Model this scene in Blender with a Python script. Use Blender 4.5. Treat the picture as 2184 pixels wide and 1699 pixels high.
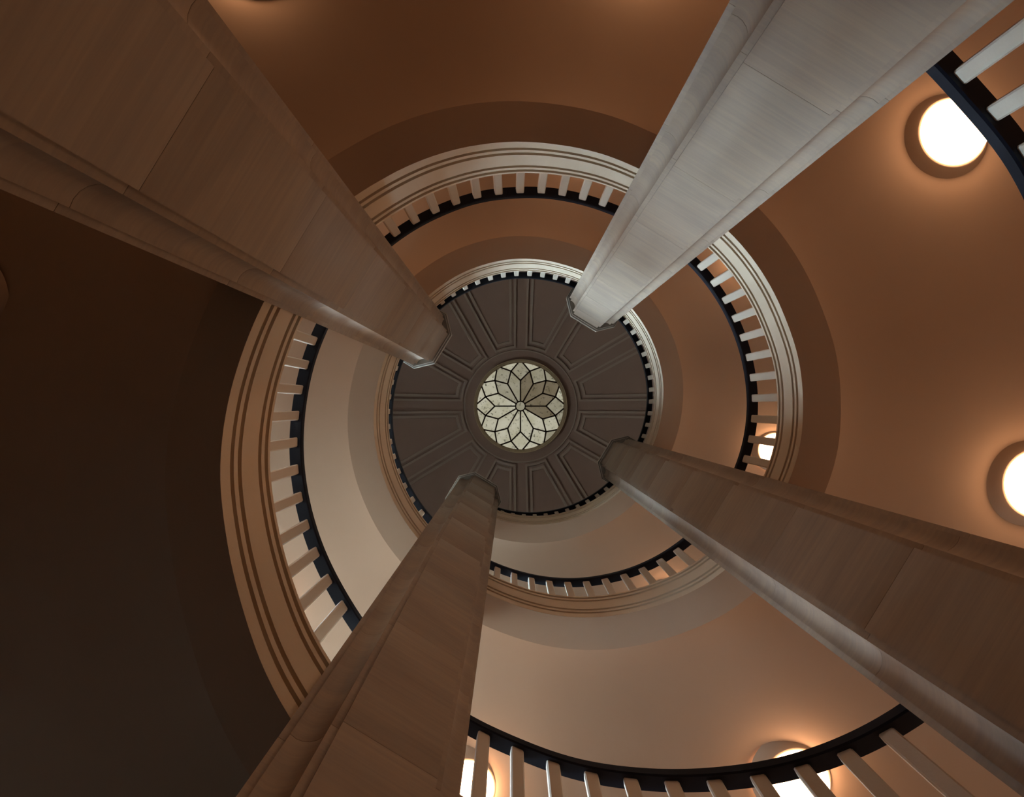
import bpy, bmesh, math, random
from mathutils import Vector
random.seed(4)
sc = bpy.context.scene
for o in list(bpy.data.objects): bpy.data.objects.remove(o)
COL = sc.collection

# ---------------------------------------------------------------- camera, world, exposure
R0 = 2.35            # radius of the stair well in metres
U = 0.0235           # one height step of the measured helix, metres
EYE = 1.5            # camera height over the ground floor
AX = (0.193, 0.002)  # well axis seen from the camera, in units of R0
cam = bpy.data.objects.new('camera', bpy.data.cameras.new('camera')); COL.objects.link(cam)
cam.location = (-AX[0]*R0, AX[1]*R0, EYE)
cam.rotation_euler = (math.pi, 0, 0)          # looking straight up
cam.data.sensor_width = 36.0
cam.data.lens = 36.0*1000.0/2184.0
cam.data.shift_x = 0.0009; cam.data.shift_y = 0.00755
cam.data.clip_start = 0.02; cam.data.clip_end = 200
sc.camera = cam
w = bpy.data.worlds.new('world'); sc.world = w; w.use_nodes = True
SKY = 114.0            # overcast sky seen through the stair windows; the ground outside is darker
_n = w.node_tree.nodes; _l = w.node_tree.links.new
_tc = _n.new('ShaderNodeTexCoord'); _sx = _n.new('ShaderNodeSeparateXYZ'); _cr = _n.new('ShaderNodeValToRGB'); _mr = _n.new('ShaderNodeMapRange')
_mr.inputs['From Min'].default_value = -1.0; _mr.inputs['From Max'].default_value = 1.0
_l(_tc.outputs['Generated'], _sx.inputs[0]); _l(_sx.outputs['Z'], _mr.inputs['Value']); _l(_mr.outputs[0], _cr.inputs[0])
_e = _cr.color_ramp.elements
_e[0].position = .48; _e[0].color = (.10, .10, .095, 1); _e[1].position = .53; _e[1].color = (.66, .90, 1.10, 1)
_l(_cr.outputs[0], _n['Background'].inputs['Color'])
_n['Background'].inputs['Strength'].default_value = SKY
sc.view_settings.view_transform = 'Standard'; sc.view_settings.look = 'None'
sc.view_settings.exposure = 0.0; sc.view_settings.gamma = 1.0
sc.view_settings.use_curve_mapping = False
LAMP = 24.0            # strength of the round ceiling lamps
LAMP_COLOUR = (1.0, 0.53, 0.28)

# ---------------------------------------------------------------- helpers
def W(t, R, z):
    """point at image azimuth t (degrees), radius R (units of R0), height z (helix steps above the eye)"""
    a = math.radians(t)
    return Vector((R0*R*math.cos(a), -R0*R*math.sin(a), EYE + U*z))
def link(name, me, mat=None, parent=None, sharp=32):
    o = bpy.data.objects.new(name, me); COL.objects.link(o)
    if mat is not None and not me.materials: me.materials.append(mat)
    if parent is not None: o.parent = parent
    if sharp is not None:
        for p in me.polygons: p.use_smooth = True
        me.set_sharp_from_angle(angle=math.radians(sharp))
    return o
def mesh(name, v, f):
    me = bpy.data.meshes.new(name); me.from_pydata([tuple(p) for p in v], [], f); me.update()
    bm = bmesh.new(); bm.from_mesh(me); bmesh.ops.recalc_face_normals(bm, faces=bm.faces); bm.to_mesh(me); bm.free()
    return me
def tag(o, label, cat, group=None):
    o['label'] = label; o['category'] = cat
    if group: o['group'] = group
    return o
def empty(name, loc):
    o = bpy.data.objects.new(name, None); COL.objects.link(o); o.location = loc; o.empty_display_size = .2
    return o
def put(child, parent):
    """parent without moving: meshes are in world space, the parent only translates or turns about z"""
    child.parent = parent
    child.matrix_parent_inverse = parent.matrix_basis.inverted()
def local(me, loc):
    for v in me.vertices: v.co -= Vector(loc)
def sweep(prof, zf, t0, t1, dt, closed=True, zmul=1.0, caps=True):
    """prof: list of (R, dz); swept along the helix height zf(t)"""
    n = max(2, int(round((t1-t0)/dt))+1); V = []; F = []; m = len(prof)
    for i in range(n):
        t = t0+(t1-t0)*i/(n-1); z = zf(t)
        q = zmul(t) if callable(zmul) else zmul
        for R, dz in prof: V.append(W(t, R, z+dz*q))
    for i in range(n-1):
        for j in range(m if closed else m-1):
            k = (j+1) % m
            F.append((i*m+j, i*m+k, (i+1)*m+k, (i+1)*m+j))
    if closed and caps:
        F.append(tuple(range(m))); F.append(tuple(reversed(range((n-1)*m, n*m))))
    return V, F

# ---------------------------------------------------------------- measured helix (every 10 degrees from -130)
ZR = [464,466,467,467,467,467,465,463,460,456,452,446,440,434,428,423,418,413,409,405,400,396,391,385,380,375,369,364,359,354,349,344,339,335,330,325,320,314,307,300,292,284,277,270,264,259,255,252,250,249,249,249,249,249,249,248,247,244,240,236,231,227,222,217,213,208,203,198,192,186,180,174,167,161,154,148,141,135,129,123,118,114,111,109,107,106,105,105,105,106,106,107,107,107,107,107,107,107,107,107,107,107,107,107,107]
ZB = [406,409,410,411,411,410,408,406,403,400,395,391,386,381,375,370,365,360,355,350,344,339,333,327,322,317,313,308,304,299,295,290,285,280,275,269,263,256,249,242,234,227,221,215,209,205,202,200,198,198,198,199,199,199,199,197,195,191,187,182,177,172,167,161,156,151,146,140,134,129,123,116,110,104]
while len(ZB) < len(ZR): ZB.append(ZR[len(ZB)]-56)
del ZR[92:]; del ZB[92:]
for i in range(20):                                   # the last flight down to the ground floor
    ZR.append(107-7*(i+1)); ZB.append(51-7*(i+1))
def interp(a, t):
    x = (t+130)/10.0; i = min(max(int(x), 0), len(a)-2); f = x-i
    p0 = a[max(i-1, 0)]; p1 = a[i]; p2 = a[i+1]; p3 = a[min(i+2, len(a)-1)]
    return p1+.5*f*(p2-p0+f*(2*p0-5*p1+4*p2-p3+f*(3*(p1-p2)+p3-p0)))
zr = lambda t: interp(ZR, t)
zb = lambda t: interp(ZB, t)
CH = lambda t: 16.0-4.0*math.cos(math.radians(t))      # the cornice is a little lower on the east side
zt = lambda t: zb(t)+CH(t)
T0, T1 = -123.0, 950.0
GZ = -EYE/U                                           # ground in helix steps
RW = 3.0                                              # round wall
ZD = 560.0                                            # spring of the dome

# ---------------------------------------------------------------- materials
def new_mat(name):
    m = bpy.data.materials.new(name); m.use_nodes = True
    nt = m.node_tree; return m, nt, nt.nodes['Principled BSDF']
def N(nt, kind, **kw):
    n = nt.nodes.new(kind)
    for k, v in kw.items():
        if k in n.inputs: n.inputs[k].default_value = v
        else: setattr(n, k, v)
    return n
def plaster(name, c1, c2, rough=.75, bump=.12, scale=1.3):
    m, nt, b = new_mat(name); L = nt.links.new
    tc = N(nt, 'ShaderNodeTexCoord')
    n1 = N(nt, 'ShaderNodeTexNoise', Scale=scale, Detail=5.0, Roughness=.55)
    n2 = N(nt, 'ShaderNodeTexNoise', Scale=70.0, Detail=3.0)
    mx = N(nt, 'ShaderNodeMix', data_type='RGBA')
    mx.inputs['A'].default_value = (*c1, 1); mx.inputs['B'].default_value = (*c2, 1)
    bp = N(nt, 'ShaderNodeBump', Strength=bump, Distance=.004)
    L(tc.outputs['Object'], n1.inputs['Vector']); L(tc.outputs['Object'], n2.inputs['Vector'])
    L(n1.outputs['Fac'], mx.inputs['Factor']); L(mx.outputs['Result'], b.inputs['Base Color'])
    L(n2.outputs['Fac'], bp.inputs['Height']); L(bp.outputs['Normal'], b.inputs['Normal'])
    b.inputs['Roughness'].default_value = rough
    b.inputs['Specular IOR Level'].default_value = .15
    return m
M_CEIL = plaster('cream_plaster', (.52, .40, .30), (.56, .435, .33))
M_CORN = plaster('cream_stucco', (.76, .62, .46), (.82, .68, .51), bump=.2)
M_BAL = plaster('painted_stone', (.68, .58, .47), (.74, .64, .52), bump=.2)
M_DOME = plaster('grey_dome_plaster', (.48, .35, .29), (.52, .385, .32))
M_DOME2 = plaster('dome_moulding', (.58, .48, .40), (.62, .52, .44))
M_FLOOR = plaster('stone_floor', (.26, .22, .19), (.33, .29, .25), rough=.5, scale=3)
M_WALL = plaster('wall_plaster', (.52, .40, .30), (.56, .435, .33))
def marble(name, tint):
    m, nt, b = new_mat(name); L = nt.links.new
    tc = N(nt, 'ShaderNodeTexCoord'); oi = N(nt, 'ShaderNodeObjectInfo')
    off = N(nt, 'ShaderNodeVectorMath', operation='SCALE'); off.inputs[0].default_value = (13.1, 7.7, 29.3)
    L(oi.outputs['Random'], off.inputs['Scale'])
    ad = N(nt, 'ShaderNodeVectorMath', operation='ADD')
    L(tc.outputs['Object'], ad.inputs[0]); L(off.outputs[0], ad.inputs[1])
    mp = N(nt, 'ShaderNodeMapping'); mp.inputs['Scale'].default_value = (.6, .6, 26); mp.inputs['Rotation'].default_value = (.05, .03, 0)
    L(ad.outputs[0], mp.inputs['Vector'])
    strata = N(nt, 'ShaderNodeTexNoise', Scale=1.6, Detail=7.0, Roughness=.62, Distortion=.5)
    L(mp.outputs[0], strata.inputs['Vector'])
    mp2 = N(nt, 'ShaderNodeMapping'); mp2.inputs['Scale'].default_value = (.6, .6, 2.2)
    L(ad.outputs[0], mp2.inputs['Vector'])
    cloud = N(nt, 'ShaderNodeTexNoise', Scale=1.4, Detail=4.0, Roughness=.5, Distortion=.8)
    L(mp2.outputs[0], cloud.inputs['Vector'])
    r1 = N(nt, 'ShaderNodeValToRGB')
    e = r1.color_ramp.elements; e[0].position = .28; e[1].position = .66
    e[0].color = (.53*tint[0], .53*tint[1], .55*tint[2], 1); e[1].color = (.65*tint[0], .63*tint[1], .60*tint[2], 1)
    L(strata.outputs['Fac'], r1.inputs[0])
    r2 = N(nt, 'ShaderNodeValToRGB')
    e = r2.color_ramp.elements; e[0].position = .3; e[1].position = .62
    e[0].color = (.80, .80, .84, 1); e[1].color = (1, 1, 1, 1)
    L(cloud.outputs['Fac'], r2.inputs[0])
    mx = N(nt, 'ShaderNodeMix', data_type='RGBA', blend_type='MULTIPLY'); mx.inputs['Factor'].default_value = .8
    L(r1.outputs[0], mx.inputs['A']); L(r2.outputs[0], mx.inputs['B'])
    hv = N(nt, 'ShaderNodeMapRange'); hv.inputs['To Min'].default_value = .97; hv.inputs['To Max'].default_value = 1.03
    L(oi.outputs['Random'], hv.inputs['Value'])
    sc_ = N(nt, 'ShaderNodeVectorMath', operation='SCALE')
    L(mx.outputs['Result'], sc_.inputs[0]); L(hv.outputs[0], sc_.inputs['Scale'])
    L(sc_.outputs[0], b.inputs['Base Color'])
    bp = N(nt, 'ShaderNodeBump', Strength=.06, Distance=.004); L(strata.outputs['Fac'], bp.inputs['Height'])
    L(bp.outputs[0], b.inputs['Normal'])
    b.inputs['Roughness'].default_value = .48; b.inputs['Specular IOR Level'].default_value = .25
    return m
M_STONE = marble('veined_marble', (.70, .545, .415))
M_CAP_SHADE = plaster('capital_shade_stone', (.24, .22, .19), (.28, .25, .22), rough=.5)  # darkened stone: shade under the capital slabs put into the colour
M_LIT_EDGE = plaster('capital_lit_edge', (.66, .60, .52), (.72, .66, .58), rough=.5)  # paler stone: light catching the slab edges put into the colour
M_CORE = plaster('mortar', (.22, .19, .16), (.26, .23, .19))
def plain(name, c, rough=.5, spec=.3, metal=0.0):
    m, nt, b = new_mat(name); L = nt.links.new
    n1 = N(nt, 'ShaderNodeTexNoise', Scale=9.0, Detail=4.0)
    mx = N(nt, 'ShaderNodeMix', data_type='RGBA')
    mx.inputs['A'].default_value = (*[x*.85 for x in c], 1); mx.inputs['B'].default_value = (*[min(1, x*1.15) for x in c], 1)
    tc = N(nt, 'ShaderNodeTexCoord'); L(tc.outputs['Object'], n1.inputs['Vector'])
    L(n1.outputs['Fac'], mx.inputs['Factor']); L(mx.outputs['Result'], b.inputs['Base Color'])
    b.inputs['Roughness'].default_value = rough; b.inputs['Specular IOR Level'].default_value = spec; b.inputs['Metallic'].default_value = metal
    return m
M_RAIL = plain('dark_navy_paint', (.008, .009, .017), rough=.5, spec=.22)
M_IRON = plain('rusted_iron', (.055, .030, .018), rough=.7)
M_RIM = plain('skylight_rim_plaster', (.66, .54, .38), rough=.7)
M_FRAME = plain('window_frame_paint', (.35, .33, .30))
def glow(name, c, strength):
    m = bpy.data.materials.new(name); m.use_nodes = True; nt = m.node_tree
    nt.nodes.remove(nt.nodes['Principled BSDF'])
    e = N(nt, 'ShaderNodeEmission', Strength=strength); e.inputs['Color'].default_value = (*c, 1)
    nt.links.new(e.outputs[0], nt.nodes['Material Output'].inputs[0]); return m
M_LAMP = glow('lit_opal_glass', LAMP_COLOUR, LAMP)
M_LAMP_DIM = glow('dim_opal_glass', LAMP_COLOUR, .4*LAMP)
M_LAMP_OFF = plain('unlit_opal_glass', (.45, .42, .36), rough=.3)
def skyglass(name, c, strength):
    """old translucent roof glass: the sky behind it, dimmed by dirt, moss spots and rust streaks"""
    m = bpy.data.materials.new(name); m.use_nodes = True; nt = m.node_tree; L = nt.links.new
    b = nt.nodes['Principled BSDF']
    tc = N(nt, 'ShaderNodeTexCoord')
    big = N(nt, 'ShaderNodeTexNoise', Scale=1.8, Detail=5.0, Roughness=.6)
    fine = N(nt, 'ShaderNodeTexNoise', Scale=9.0, Detail=6.0, Roughness=.65)
    for n in (big, fine): L(tc.outputs['Object'], n.inputs['Vector'])
    r1 = N(nt, 'ShaderNodeValToRGB'); e = r1.color_ramp.elements
    e[0].position = .30; e[1].position = .62
    e[0].color = (*[x*.78 for x in (c[0], c[1]*.98, c[2]*.85)], 1); e[1].color = (*c, 1)
    L(big.outputs['Fac'], r1.inputs[0])
    r2 = N(nt, 'ShaderNodeValToRGB'); e = r2.color_ramp.elements
    e[0].position = .34; e[1].position = .44; e[0].color = (.07, .07, .04, 1); e[1].color = (1, 1, 1, 1)
    L(fine.outputs['Fac'], r2.inputs[0])
    mx = N(nt, 'ShaderNodeMix', data_type='RGBA', blend_type='MULTIPLY'); mx.inputs['Factor'].default_value = .85
    L(r1.outputs[0], mx.inputs['A']); L(r2.outputs[0], mx.inputs['B'])
    L(mx.outputs['Result'], b.inputs['Emission Color']); b.inputs['Emission Strength'].default_value = strength
    b.inputs['Base Color'].default_value = (.12, .12, .10, 1); b.inputs['Roughness'].default_value = .4
    return m
M_G1 = skyglass('pale_roof_glass', (.46, .44, .34), 1.0)
M_G2 = skyglass('grey_green_roof_glass', (.29, .27, .20), 1.0)
M_G3 = skyglass('brown_roof_glass', (.155, .125, .08), 1.0)

# ---------------------------------------------------------------- round wall, ground floor
# stair windows at the lower left, outside the frame: (azimuth from, to, sill, head)
WINS = [(208.0, 224.0, 165.0, 236.0), (208.0, 224.0, 335.0, 440.0), (243.0, 251.0, 168.0, 212.0), (245.0, 251.0, 325.0, 370.0), (212.0, 218.0, 14.0, 44.0)]
def build_wall():
    ts = [i*4.0 for i in range(90)]+[360.0]
    zs = sorted({GZ, ZD}.union(*[{a[2], a[3]} for a in WINS]))
    V = []; F = []; n = len(ts)-1; m = len(zs)
    for t in ts[:-1]:
        for z in zs: V.append(W(t, RW, z))
    for i in range(n):
        for j in range(m-1):
            tm = ts[i]+2; zm = (zs[j]+zs[j+1])/2
            if any(c < tm < d and a < zm < b for c, d, a, b in WINS): continue
            a = i*m+j; b = ((i+1) % n)*m+j
            F.append((a, a+1, b+1, b))
    o = link('wall_round', mesh('wall_round', V, F), M_WALL); o['kind'] = 'structure'
    s = o.modifiers.new('thick', 'SOLIDIFY'); s.thickness = .35; s.offset = 1
    # outward thickness: normals point either way after recalculation, so test one face
    p = o.data.polygons[0]; c = p.center.copy(); c.z = 0
    if p.normal.dot(c) < 0: s.offset = -1
    return o
build_wall()
def disc(name, R, z, mat, seg=96):
    V = [W(360*i/seg, R, z) for i in range(seg)]
    return link(name, mesh(name, V, [tuple(range(seg))]), mat, sharp=None)
fl = disc('floor', RW+.1, GZ, M_FLOOR); fl['kind'] = 'structure'

def bar_box(p0, p1, wdt, dep, up):
    """box from p0 to p1, wdt across, dep along 'up'"""
    p0 = Vector(p0); p1 = Vector(p1); d = (p1-p0).normalized(); up = Vector(up)
    s = d.cross(up).normalized(); u = s.cross(d).normalized()
    V = []
    for p in (p0, p1):
        for a, b in ((-1, -1), (1, -1), (1, 1), (-1, 1)): V.append(p+s*a*wdt/2+u*b*dep/2)
    return V, [(0, 1, 2, 3), (7, 6, 5, 4), (0, 4, 5, 1), (1, 5, 6, 2), (2, 6, 7, 3), (3, 7, 4, 0)]
M_PANE = bpy.data.materials.new('clear_window_glass'); M_PANE.use_nodes = True
_nt = M_PANE.node_tree; _nt.nodes.remove(_nt.nodes['Principled BSDF'])
_t = N(_nt, 'ShaderNodeBsdfTransparent'); _t.inputs['Color'].default_value = (.92, .95, .95, 1)
_nt.links.new(_t.outputs[0], _nt.nodes['Material Output'].inputs[0])
for k, (ta, tb_, za, zc) in enumerate(WINS):
    tm = (ta+tb_)/2
    root = empty('window_%d' % (k+2), W(tm, RW+.06, za)); root['kind'] = 'structure'
    V = []; F = []; rr = RW+.07
    st_ = (tb_-ta)/4; cols = [ta+st_*q_ for q_ in range(5)]
    for t in cols:
        v, f = bar_box(W(t, rr, za), W(t, rr, zc), .07, .08, W(t, 1, 0)-W(t, 0, 0)); q = len(V); V += v; F += [tuple(x+q for x in y) for y in f]
    nz = 4 if zc-za > 120 else 2
    for i in range(nz+1):
        z = za+(zc-za)*i/nz
        for t in cols[:-1]:
            v, f = bar_box(W(t, rr, z), W(t+st_, rr, z), .07, .07, (0, 0, 1)); q = len(V); V += v; F += [tuple(x+q for x in y) for y in f]
    fr = link('window_frame', mesh('window_frame', V, F), M_FRAME, sharp=None); put(fr, root)
    for i in range(nz):
        for t in cols[:-1]:
            z0 = za+(zc-za)*i/nz; z1 = za+(zc-za)*(i+1)/nz
            V = [W(t, rr+.02, z0), W(t+st_, rr+.02, z0), W(t+st_, rr+.02, z1), W(t, rr+.02, z1)]
            pn = link('pane', mesh('pane', V, [(0, 1, 2, 3)]), M_PANE, sharp=None)
            put(pn, root)
    # light portal in the opening: helps the renderer find the sky through the window
    ld = bpy.data.lights.new('window_portal', 'AREA'); ld.shape = 'RECTANGLE'
    ld.size = 2*R0*(RW+.16)*math.sin(math.radians((tb_-ta)/2)); ld.size_y = U*(zc-za)
    ld.cycles.is_portal = True
    lo = bpy.data.objects.new('window_portal', ld); COL.objects.link(lo)
    lo.location = W(tm, RW+.16, (za+zc)/2)
    inward = W(tm, 0, 0)-W(tm, 1, 0)
    lo.rotation_euler = inward.to_track_quat('-Z', 'Z').to_euler()

# ---------------------------------------------------------------- dome with twelve panelled bays
DC, DR = 5.955, 2.525                        # centre height (x R0) and radius of the dome sphere
DOFF = -.026                                 # the rose sits a hand off the well axis
RS = .80                                     # opening of the skylight
def dome_pt(t, R, inset=0.0):
    h = math.sqrt(max(DR*DR-R*R, 0)); n = Vector((R, h)); n = n*((DR-inset)/DR)
    a = math.radians(t)
    return Vector((R0*(DOFF+n[0]*math.cos(a)), -R0*n[0]*math.sin(a), EYE+R0*(DC+n[1])))
dome = None
def build_dome():
    global dome
    Rs = [RS, .9, 1.0, 1.2, 1.4, 1.6, 1.8, 2.0, 2.2, 2.35, 2.45, 2.5]
    seg = 120; V = []; F = []; m = len(Rs)
    for i in range(seg):
        for R in Rs: V.append(dome_pt(i*3, R))
        V[-1] = W(i*3, RW+.05, ZD-2)
    for i in range(seg):
        for j in range(m-1):
            b = ((i+1) % seg)*m; a = i*m
            F.append((a+j, a+j+1, b+j+1, b+j))
    dome = link('ceiling', mesh('ceiling', V, F), M_DOME); dome['kind'] = 'structure'
    def strip(V, F, pts_in, pts_out, h):
        """raised band between two poly-lines on the dome"""
        q = len(V); n = len(pts_in)
        for (t, R), (t2, R2) in zip(pts_in, pts_out):
            V += [dome_pt(t, R, -.01), dome_pt(t, R, h), dome_pt(t2, R2, h), dome_pt(t2, R2, -.01)]
        for i in range(n-1):
            for j in range(3):
                F.append((q+i*4+j, q+i*4+j+1, q+i*4+4+j+1, q+i*4+4+j))
    def outline(c, half, Rtop):
        p = []
        RL = [2.44, 2.2, 2.0, 1.8, 1.6, 1.4, 1.25]
        RL = [r for r in RL if r > Rtop+.04]
        wid = lambda R: half(R)
        for R in RL: p.append((c-wid(R), R))
        n = 6; wt = wid(Rtop)
        for i in range(n+1): p.append((c-wt+2*wt*i/n, Rtop))
        for R in reversed(RL): p.append((c+wid(R), R))
        return p
    deg = 57.3
    for k in range(12):
        c = 15+30*k; V = []; F = []
        rib = .085                                              # half width of the flat rib between two panels
        for a, b, h, ra, rb in ((rib, rib+.035, .055, 1.045, 1.08), (rib+.075, rib+.115, .032, 1.12, 1.16)):
            A_ = outline(c, lambda R: 15-deg*a/R, ra); B_ = outline(c, lambda R: 15-deg*b/R, rb)
            strip(V, F, A_, B_, h)
        o = link('dome_panel', mesh('dome_panel', V, F), M_DOME2, sharp=20); put(o, dome)
    V = []; F = []
    ring = [(3.0*i, .985) for i in range(121)]; ring2 = [(3.0*i, 1.005) for i in range(121)]
    strip(V, F, ring, ring2, .03)
    o = link('ring_moulding', mesh('ring_moulding', V, F), M_DOME2, sharp=20); put(o, dome)
build_dome()

# skylight: rim, iron bars in a twelve-petalled rose, panes, centre boss
sky = empty('window_1', dome_pt(0, 0)-Vector((0, 0, 0))); sky['kind'] = 'structure'
ZS = DC+math.sqrt(DR*DR-RS*RS)+.012          # height of the glass in R0
sky.location = (R0*DOFF, 0, EYE+R0*ZS)
PX = ZS/1000.0*1.0                            # one pixel of the photograph at this height, in R0
def sp(t, rpx, dz=0.0):
    a = math.radians(t)
    return Vector((R0*(DOFF+rpx*PX*math.cos(a)), -R0*rpx*PX*math.sin(a), EYE+R0*ZS+dz))
def rim():
    prof = [(92, .06), (91.8, -.03), (93.0, -.08), (93.6, -.06), (94.6, -.17), (95.0, -.15), (96.0, -.26), (96.6, -.24), (97.4, -.34), (98.4, -.34), (99.0, .05)]
    V = []; F = []; m = len(prof); seg = 120
    for i in range(seg):
        for r, dz in prof: V.append(sp(i*3, r, dz))
    for i in range(seg):
        b = ((i+1) % seg)*m
        for j in range(m-1): F.append((i*m+j, i*m+j+1, b+j+1, b+j))
    return link('rim', mesh('rim', V, F), M_RIM, sharp=20)
put(rim(), sky)
def bar(a, b, wd=3.0):
    p0 = sp(*a, -.03); p1 = sp(*b, -.03)
    v, f = bar_box(p0, p1, wd*PX*R0, .05, (0, 0, 1))
    o = link('glazing_bar', mesh('glazing_bar', v, f), M_IRON, sharp=None); put(o, sky)
def pane(pts, mat, lift):
    v = [sp(t, r, lift) for t, r in pts]; n = len(v)
    v += [p+Vector((0, 0, .008)) for p in v]
    f = [tuple(range(n)), tuple(range(2*n-1, n-1, -1))]+[(i, (i+1) % n, n+(i+1) % n, n+i) for i in range(n)]
    o = link('pane', mesh('pane', v, f), mat, sharp=None); put(o, sky)
R_IN, R_MID, R_RIM = 54.6, 77.0, 92.2
for k in range(12):
    t = 30*k
    bar((t, 10.5), (t, R_IN)); bar((t, R_IN), (t+15, R_MID)); bar((t, R_IN), (t-15, R_MID))
    bar((t+15, R_MID), (t+27.4, R_RIM+1)); bar((t+15, R_MID), (t+2.6, R_RIM+1))
    def tone(a, kind):
        a = a % 360
        if kind == 'petal': return M_G3 if (a < 92 or a > 330) else (M_G2 if a < 140 else M_G1)
        if kind == 'diamond': return M_G3 if 20 < a < 40 else (M_G2 if (a < 130 or a > 340) else M_G1)
        return M_G2 if (a > 300 or 20 < a < 60) else M_G1
    pane([(t, 10), (t, R_IN), (t+15, R_MID), (t+30, R_IN), (t+30, 10)], tone(t+15, 'petal'), .0)
    pane([(t, R_IN), (t-15, R_MID), (t-2.6, R_RIM+2), (t+2.6, R_RIM+2), (t+15, R_MID)], tone(t, 'diamond'), .0)
    pane([(t+15, R_MID)]+[(t+2.6+24.8*i/4, R_RIM+2.2) for i in range(5)], tone(t+15, 'outer'), .0)
def boss():
    V = []; F = []; seg = 32; prof = [(9.2, -.09), (9.2, -.05), (12.2, -.05), (12.2, -.0)]
    prof = [(9.0, .0), (9.0, -.07), (11.6, -.07), (11.6, .0)]
    m = len(prof)
    for i in range(seg):
        for r, dz in prof: V.append(sp(i*360/seg, r, dz))
    for i in range(seg):
        b = ((i+1) % seg)*m
        for j in range(m): F.append((i*m+j, i*m+(j+1) % m, b+(j+1) % m, b+j))
    o = link('boss_ring', mesh('boss_ring', V, F), M_IRON); put(o, sky)
boss()
pane([(i*15, 9.6) for i in range(24)], M_G2, -.02)

# ---------------------------------------------------------------- the spiral stair: cornice, beam, soffit, treads
stair = empty('spiral_stair', (0, 0, 0))
tag(stair, 'cream plaster spiral stair with grooved cornice winding round the open well up to the dome', 'staircase')
def cornice_profile():
    C = 1.0; p = [(1.10, .07), (1.048, .07), (1.04, 0.0)]
    Rf = lambda f: 1.04-.04*f
    g = .030
    for a, b in ((.175, .245), (.32, .395), (.735, .805), (.875, .95)):
        p += [(Rf(a), a*C), (Rf(a)+g, a*C+.008), (Rf(b)+g, b*C-.006), (Rf(b), b*C)]
    p += [(1.0, C), (1.012, C+.03), (1.13, C+.03), (1.13, .6)]
    return p
V, F = sweep(cornice_profile(), zb, T0, T1, 2.0, zmul=CH)
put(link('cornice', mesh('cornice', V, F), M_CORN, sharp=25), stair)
V, F = sweep([(1.0405, 0.0), (1.2, 0.0), (1.203, 1.2), (1.203, 9.5), (1.06, 9.5), (1.06, 1.0)], zb, T0, T1, 2.0)
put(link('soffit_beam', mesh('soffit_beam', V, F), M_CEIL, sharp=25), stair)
SR = 9.0                                               # rise of the coved soffit above the beam
SOFF = [(1.20, .6), (1.24, 2.6), (1.30, 4.8), (1.38, 6.8), (1.48, 8.1), (1.6, 8.8), (1.72, SR), (1.95, SR), (2.2, SR), (RW+.02, SR), (RW+.02, 14.0), (1.20, 14.0)]
V, F = sweep(SOFF, zb, T0, T1, 2.0)
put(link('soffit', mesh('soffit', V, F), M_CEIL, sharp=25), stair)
def treads():
    V = []; F = []; cuts = [T0]; t = T0
    while t < T1-1:
        t2 = t
        while t2 < T1-1 and zb(t)-zb(t2) < 7.2 and t2-t < 30: t2 += 1.0
        cuts.append(t2); t = t2
    hs = [zb((a+b)/2)+17.5 for a, b in zip(cuts, cuts[1:])]
    def quad(pts):
        q = len(V); V.extend(pts); F.append((q, q+1, q+2, q+3))
    for i, h in enumerate(hs):
        a, b = cuts[i], cuts[i+1]; n = max(1, int((b-a)/5))
        for j in range(n):
            u = a+(b-a)*j/n; v = a+(b-a)*(j+1)/n
            quad([W(u, 1.13, h), W(u, RW, h), W(v, RW, h), W(v, 1.13, h)])
            quad([W(u, 1.13, h), W(v, 1.13, h), W(v, 1.13, zb(v)+12), W(u, 1.13, zb(u)+12)])
        if i+1 < len(hs):
            quad([W(b, 1.13, h), W(b, RW, h), W(b, RW, hs[i+1]), W(b, 1.13, hs[i+1])])
    return V, F
V, F = treads()
me = bpy.data.meshes.new('treads'); me.from_pydata([tuple(p) for p in V], [], F); me.update()
tr = link('treads', me, M_FLOOR, sharp=None); put(tr, stair); tr['kind'] = 'stuff'

# ---------------------------------------------------------------- four octagonal columns
CS, CF, CR = .442, .442*.538, 1.09           # size, front face width, distance from the axis
def col_profile(n_arc=7):
    """plan of a square pier with coved corners between two fillets, in R0 units, x = towards the well"""
    h = CS/2; f = CF/2; e = .019
    q = [(f, h), (f, h-e), (f+e, h-e)]
    a = Vector((f+e, h-e)); b = Vector((h-e, f+e)); ch = (b-a).length; mid = (a+b)/2
    nrm = Vector((-1, -1)).normalized(); sag = .30*ch
    rad = (ch*ch/4+sag*sag)/(2*sag); cen = mid-nrm*(rad-sag)
    a0 = math.atan2(a.y-cen.y, a.x-cen.x); a1 = math.atan2(b.y-cen.y, b.x-cen.x)
    while a1-a0 > math.pi: a1 -= 2*math.pi
    while a1-a0 < -math.pi: a1 += 2*math.pi
    for i in range(1, n_arc): 
        g = a0+(a1-a0)*i/n_arc; q.append((cen.x+rad*math.cos(g), cen.y+rad*math.sin(g)))
    q += [(h-e, f+e), (h-e, f), (h, f)]
    pts = []
    for k in range(4):
        c, s = [(1, 0), (0, 1), (-1, 0), (0, -1)][k]
        for x, y in reversed(q): pts.append((x*c-y*s, x*s+y*c))
    return pts
PLAN = col_profile()
def octagon(grow):
    h = CS/2+grow; f = CF/2+grow*.414
    return [(h, -f), (h, f), (f, h), (-f, h), (-h, f), (-h, -f), (-f, -h), (f, -h)]
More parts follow.
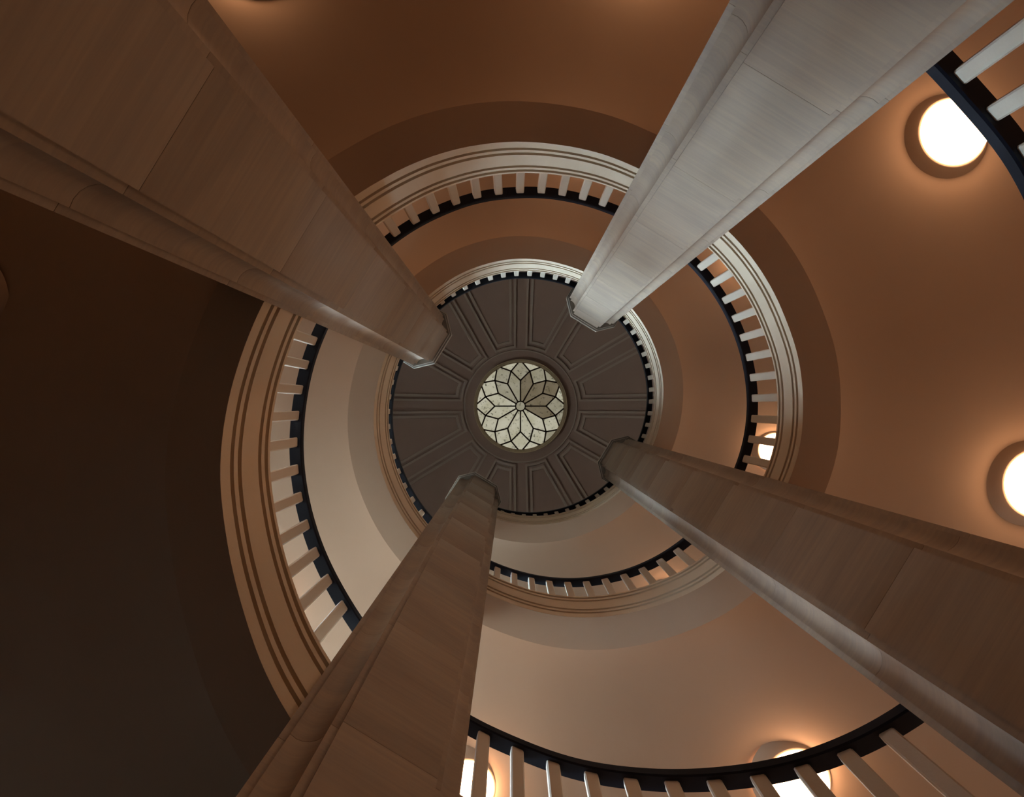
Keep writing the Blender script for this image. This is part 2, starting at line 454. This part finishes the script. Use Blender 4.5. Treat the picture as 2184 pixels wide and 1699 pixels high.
def prism(plan, lv, T, name, mat, sharp=30):
    """plan extruded through levels lv = [(z metres, shrink)]; T places it"""
    m = len(plan); V = []; F = []
    for z, s in lv:
        for x, y in plan: V.append(T(x*s, y*s, z))
    for i in range(len(lv)-1):
        for j in range(m):
            k = (j+1) % m
            F.append((i*m+j, i*m+k, (i+1)*m+k, (i+1)*m+j))
    F.append(tuple(reversed(range(m)))); F.append(tuple(range((len(lv)-1)*m, len(lv)*m)))
    return link(name, mesh(name, V, F), mat, sharp=sharp)
COLS = [
    (58.6, 413.0, 0.0, 'pale grey marble column, brightest of the four, beside the lit round lamp at upper right'),
    (148.6, 365.4, 14.0, 'broad brown shadowed marble column, widest of the four, running to the upper left corner'),
    (238.6, 465.5, -9.0, 'reddish brown marble column at the bottom left, in front of the end of the top flight'),
    (-31.4, 460.2, 6.0, 'dark slate grey marble column with one silvery lit corner flute at lower right'),
]
JOINTS = [-42.0, 10.0, 63.0, 110.0, 157.0, 204.0, 250.5, 296.5, 342.0, 388.0, 432.0]
def fillet_ring(grow, z0, z1, T, root):
    """light on the slab edge painted as a thin pale fillet running round the edge of a capital slab"""
    a = octagon(grow); b = octagon(grow-.0055); V = []; F = []
    for (x, y), (u, v) in zip(a, b):
        V += [T(u, v, z0), T(x, y, z0), T(x, y, z1), T(u, v, z1)]
    for i in range(8):
        k = (i+1) % 8
        for j in range(4): F.append((i*4+j, i*4+(j+1) % 4, k*4+(j+1) % 4, k*4+j))
    put(link('fillet', mesh('fillet', V, F), M_LIT_EDGE, sharp=20), root)
for az, zc, jo, lab in COLS:
    ctr = W(az, CR, 0); ctr.z = 0
    root = empty('marble_column', ctr); tag(root, lab, 'column', 'marble columns round the well')
    a = math.radians(az); nx = Vector((-math.cos(a), math.sin(a), 0)); ny = Vector((-nx.y, nx.x, 0))
    def T(x, y, z, ctr=ctr, nx=nx, ny=ny): return ctr+nx*x*R0+ny*y*R0+Vector((0, 0, z))
    top = EYE+U*zc
    zs = [0.0]+[EYE+U*(j+jo) for j in JOINTS if EYE+U*(j+jo) > .3 and j+jo < zc-12]+[top-.10]
    for i in range(len(zs)-1):
        z0, z1 = zs[i]+.001, zs[i+1]-.001; cmf = .003
        o = prism(PLAN, [(z0, 1-cmf), (z0+.005, 1), (z1-.005, 1), (z1, 1-cmf)], T, 'stone_block', M_STONE); put(o, root)
    o = prism(PLAN, [(0.01, .965), (top-.06, .965)], T, 'core', M_CORE); put(o, root)
    o = prism(octagon(.010), [(top-.10, 1), (top-.065, 1)], T, 'necking', M_CAP_SHADE, 20); put(o, root)
    fillet_ring(.0125, top-.090, top-.070, T, root); fillet_ring(.0265, top-.050, top-.012, T, root)
    o = prism(octagon(.024), [(top-.06, .985), (top-.045, 1), (top-.005, 1), (top, .99)], T, 'abacus', M_CAP_SHADE, 20); put(o, root)

# ---------------------------------------------------------------- balustrades between the columns
SECT = [(-76.4, 'topmost balustrade at bottom of the view, small white balusters under the dome edge'),
        (13.6, 'small bright white balustrade at the right edge of the dome'),
        (103.6, 'small balustrade along the top edge of the dome between the two upper columns'),
        (193.6, 'small brown balustrade along the left edge of the dome'),
        (283.6, 'middle balustrade at the bottom, between the two lower columns, over a brown cornice'),
        (373.6, 'middle balustrade at right with a round lamp glowing between its balusters'),
        (463.6, 'middle balustrade at the top, between the two upper columns'),
        (553.6, 'middle balustrade on the left with wide brown balusters over a broad grooved cornice'),
        (643.6, 'lowest balustrade along the bottom edge of the picture with lamps shining through'),
        (733.6, 'lowest balustrade cut by the right edge, blue-grey balusters beside a lit lamp')]
RAIL = [(1.057, -.2), (1.060, 0), (1.085, .5), (1.106, 0), (1.108, -.3), (1.105, -2.6), (1.061, -2.6), (1.057, -2.2)]
for c, lab in SECT:
    base = W(c, 1.085, zt(c))
    root = empty('balustrade', base); tag(root, lab, 'balustrade', 'balustrades between the marble columns')
    V, F = sweep(RAIL, zr, c-35.5, c+35.5, 1.0)
    put(link('handrail', mesh('handrail', V, F), M_RAIL, sharp=35), root)
    for k in range(-5, 6):
        t = c+5.72*k
        wd = .039/1.0765/2*57.3; r0, r1 = 1.072, 1.100; b = .004; bd = b*53
        plan = [(t-wd+bd, r0), (t+wd-bd, r0), (t+wd, r0+b), (t+wd, r1-b), (t+wd-bd, r1), (t-wd+bd, r1), (t-wd, r1-b), (t-wd, r0+b)]
        V = [W(a_, r, zt(a_)-.3+.5) for a_, r in plan]+[W(a_, r, zr(a_)-2.2) for a_, r in plan]
        F = [tuple(range(8)), tuple(range(15, 7, -1))]+[(i, (i+1) % 8, 8+(i+1) % 8, 8+i) for i in range(8)]
        put(link('baluster', mesh('baluster', V, F), M_BAL, sharp=25), root)

# ---------------------------------------------------------------- round ceiling lamps
def lathe(prof, seg=48):
    V = []; F = []; m = len(prof)
    for i in range(seg):
        a = 2*math.pi*i/seg
        for r, z in prof: V.append(Vector((r*math.cos(a), r*math.sin(a), z)))
    for i in range(seg):
        b = ((i+1) % seg)*m
        for j in range(m-1): F.append((i*m+j, i*m+j+1, b+j+1, b+j))
    return V, F
LR = .333
rim_prof = [(LR*1.0, .0), (LR*1.0, -.070), (LR*1.03, -.080), (LR*1.09, -.074), (LR*1.20, -.036), (LR*1.32, -.002), (LR*1.37, .02)]
dif_prof = [(LR*1.0, -.066), (LR*.975, -.105), (LR*.91, -.145), (LR*.79, -.185), (LR*.61, -.215), (LR*.36, -.235), (LR*.15, -.241), (.001, -.242)]
v, f = lathe(rim_prof); ME_RIM = mesh('lamp_rim', v, f)
v, f = lathe(dif_prof); ME_DIF = mesh('lamp_diffuser', v, f)
for me_, mat_ in ((ME_RIM, M_CEIL), (ME_DIF, M_LAMP)):
    me_.materials.append(mat_)
ME_DIM = ME_DIF.copy(); ME_DIM.materials.clear(); ME_DIM.materials.append(M_LAMP_DIM)
ME_OFF = ME_DIF.copy(); ME_OFF.materials.clear(); ME_OFF.materials.append(M_LAMP_OFF)
LAMPS = [
    (394.5, 2.087, 1.0, 'on', 'lit round ceiling lamp at upper right, partly cut by a dark handrail'),
    (350.8, 2.099, 1.0, 'on', 'lit round ceiling lamp cut by the right edge of the picture'),
    (303.1, 2.07, 1.03, 'on', 'lit round ceiling lamp behind the lowest balustrade at bottom right'),
    (258.1, 2.049, 1.0, 'on', 'lit round ceiling lamp at the bottom beside the reddish brown column'),
    (484.6, 2.05, 1.0, 'dim', 'dim round ceiling lamp cut by the top edge of the picture'),
    (530.4, 2.06, 1.0, 'off', 'unlit round ceiling lamp at the left edge of the picture'),
    (-10.3, 2.027, .95, 'on', 'small lit round lamp seen between balusters of the middle right balustrade'),
    (-55.0, 2.05, 1.0, 'on', None), (35.0, 2.05, 1.0, 'on', None), (80.0, 2.05, 1.0, 'on', None),
    (125.0, 2.05, 1.0, 'on', None), (170.0, 2.05, 1.0, 'dim', None), (215.0, 2.05, 1.0, 'dim', None),
    (439.5, 2.05, 1.0, 'on', None),
]
hid = {-55.0: 'hidden lamp of the upper turn above the lower right column', 35.0: 'hidden lamp of the upper turn above the upper right column',
       80.0: 'hidden lamp of the upper turn behind the middle top cornice, right of centre', 125.0: 'hidden lamp of the upper turn behind the middle top cornice, left of centre',
       170.0: 'hidden lamp of the upper turn behind the middle left cornice, upper one', 215.0: 'hidden lamp of the upper turn behind the middle left cornice, lower one',
       439.5: 'ceiling lamp above the top edge of the picture behind the pale grey column'}
for t, R, s, st, lab in LAMPS:
    p = W(t, R+.022, zb(t)+SR)
    root = empty('ceiling_lamp', p); root.scale = (s, s, s)
    tag(root, lab or hid[t], 'lamp', 'round ceiling lamps along the stair')
    for nm, me_ in (('lamp_rim', ME_RIM), ('diffuser', {'on': ME_DIF, 'dim': ME_DIM, 'off': ME_OFF}[st])):
        o = bpy.data.objects.new(nm, me_); COL.objects.link(o); o.parent = root
for me_ in (ME_RIM, ME_DIF, ME_DIM, ME_OFF):
    for p in me_.polygons: p.use_smooth = True
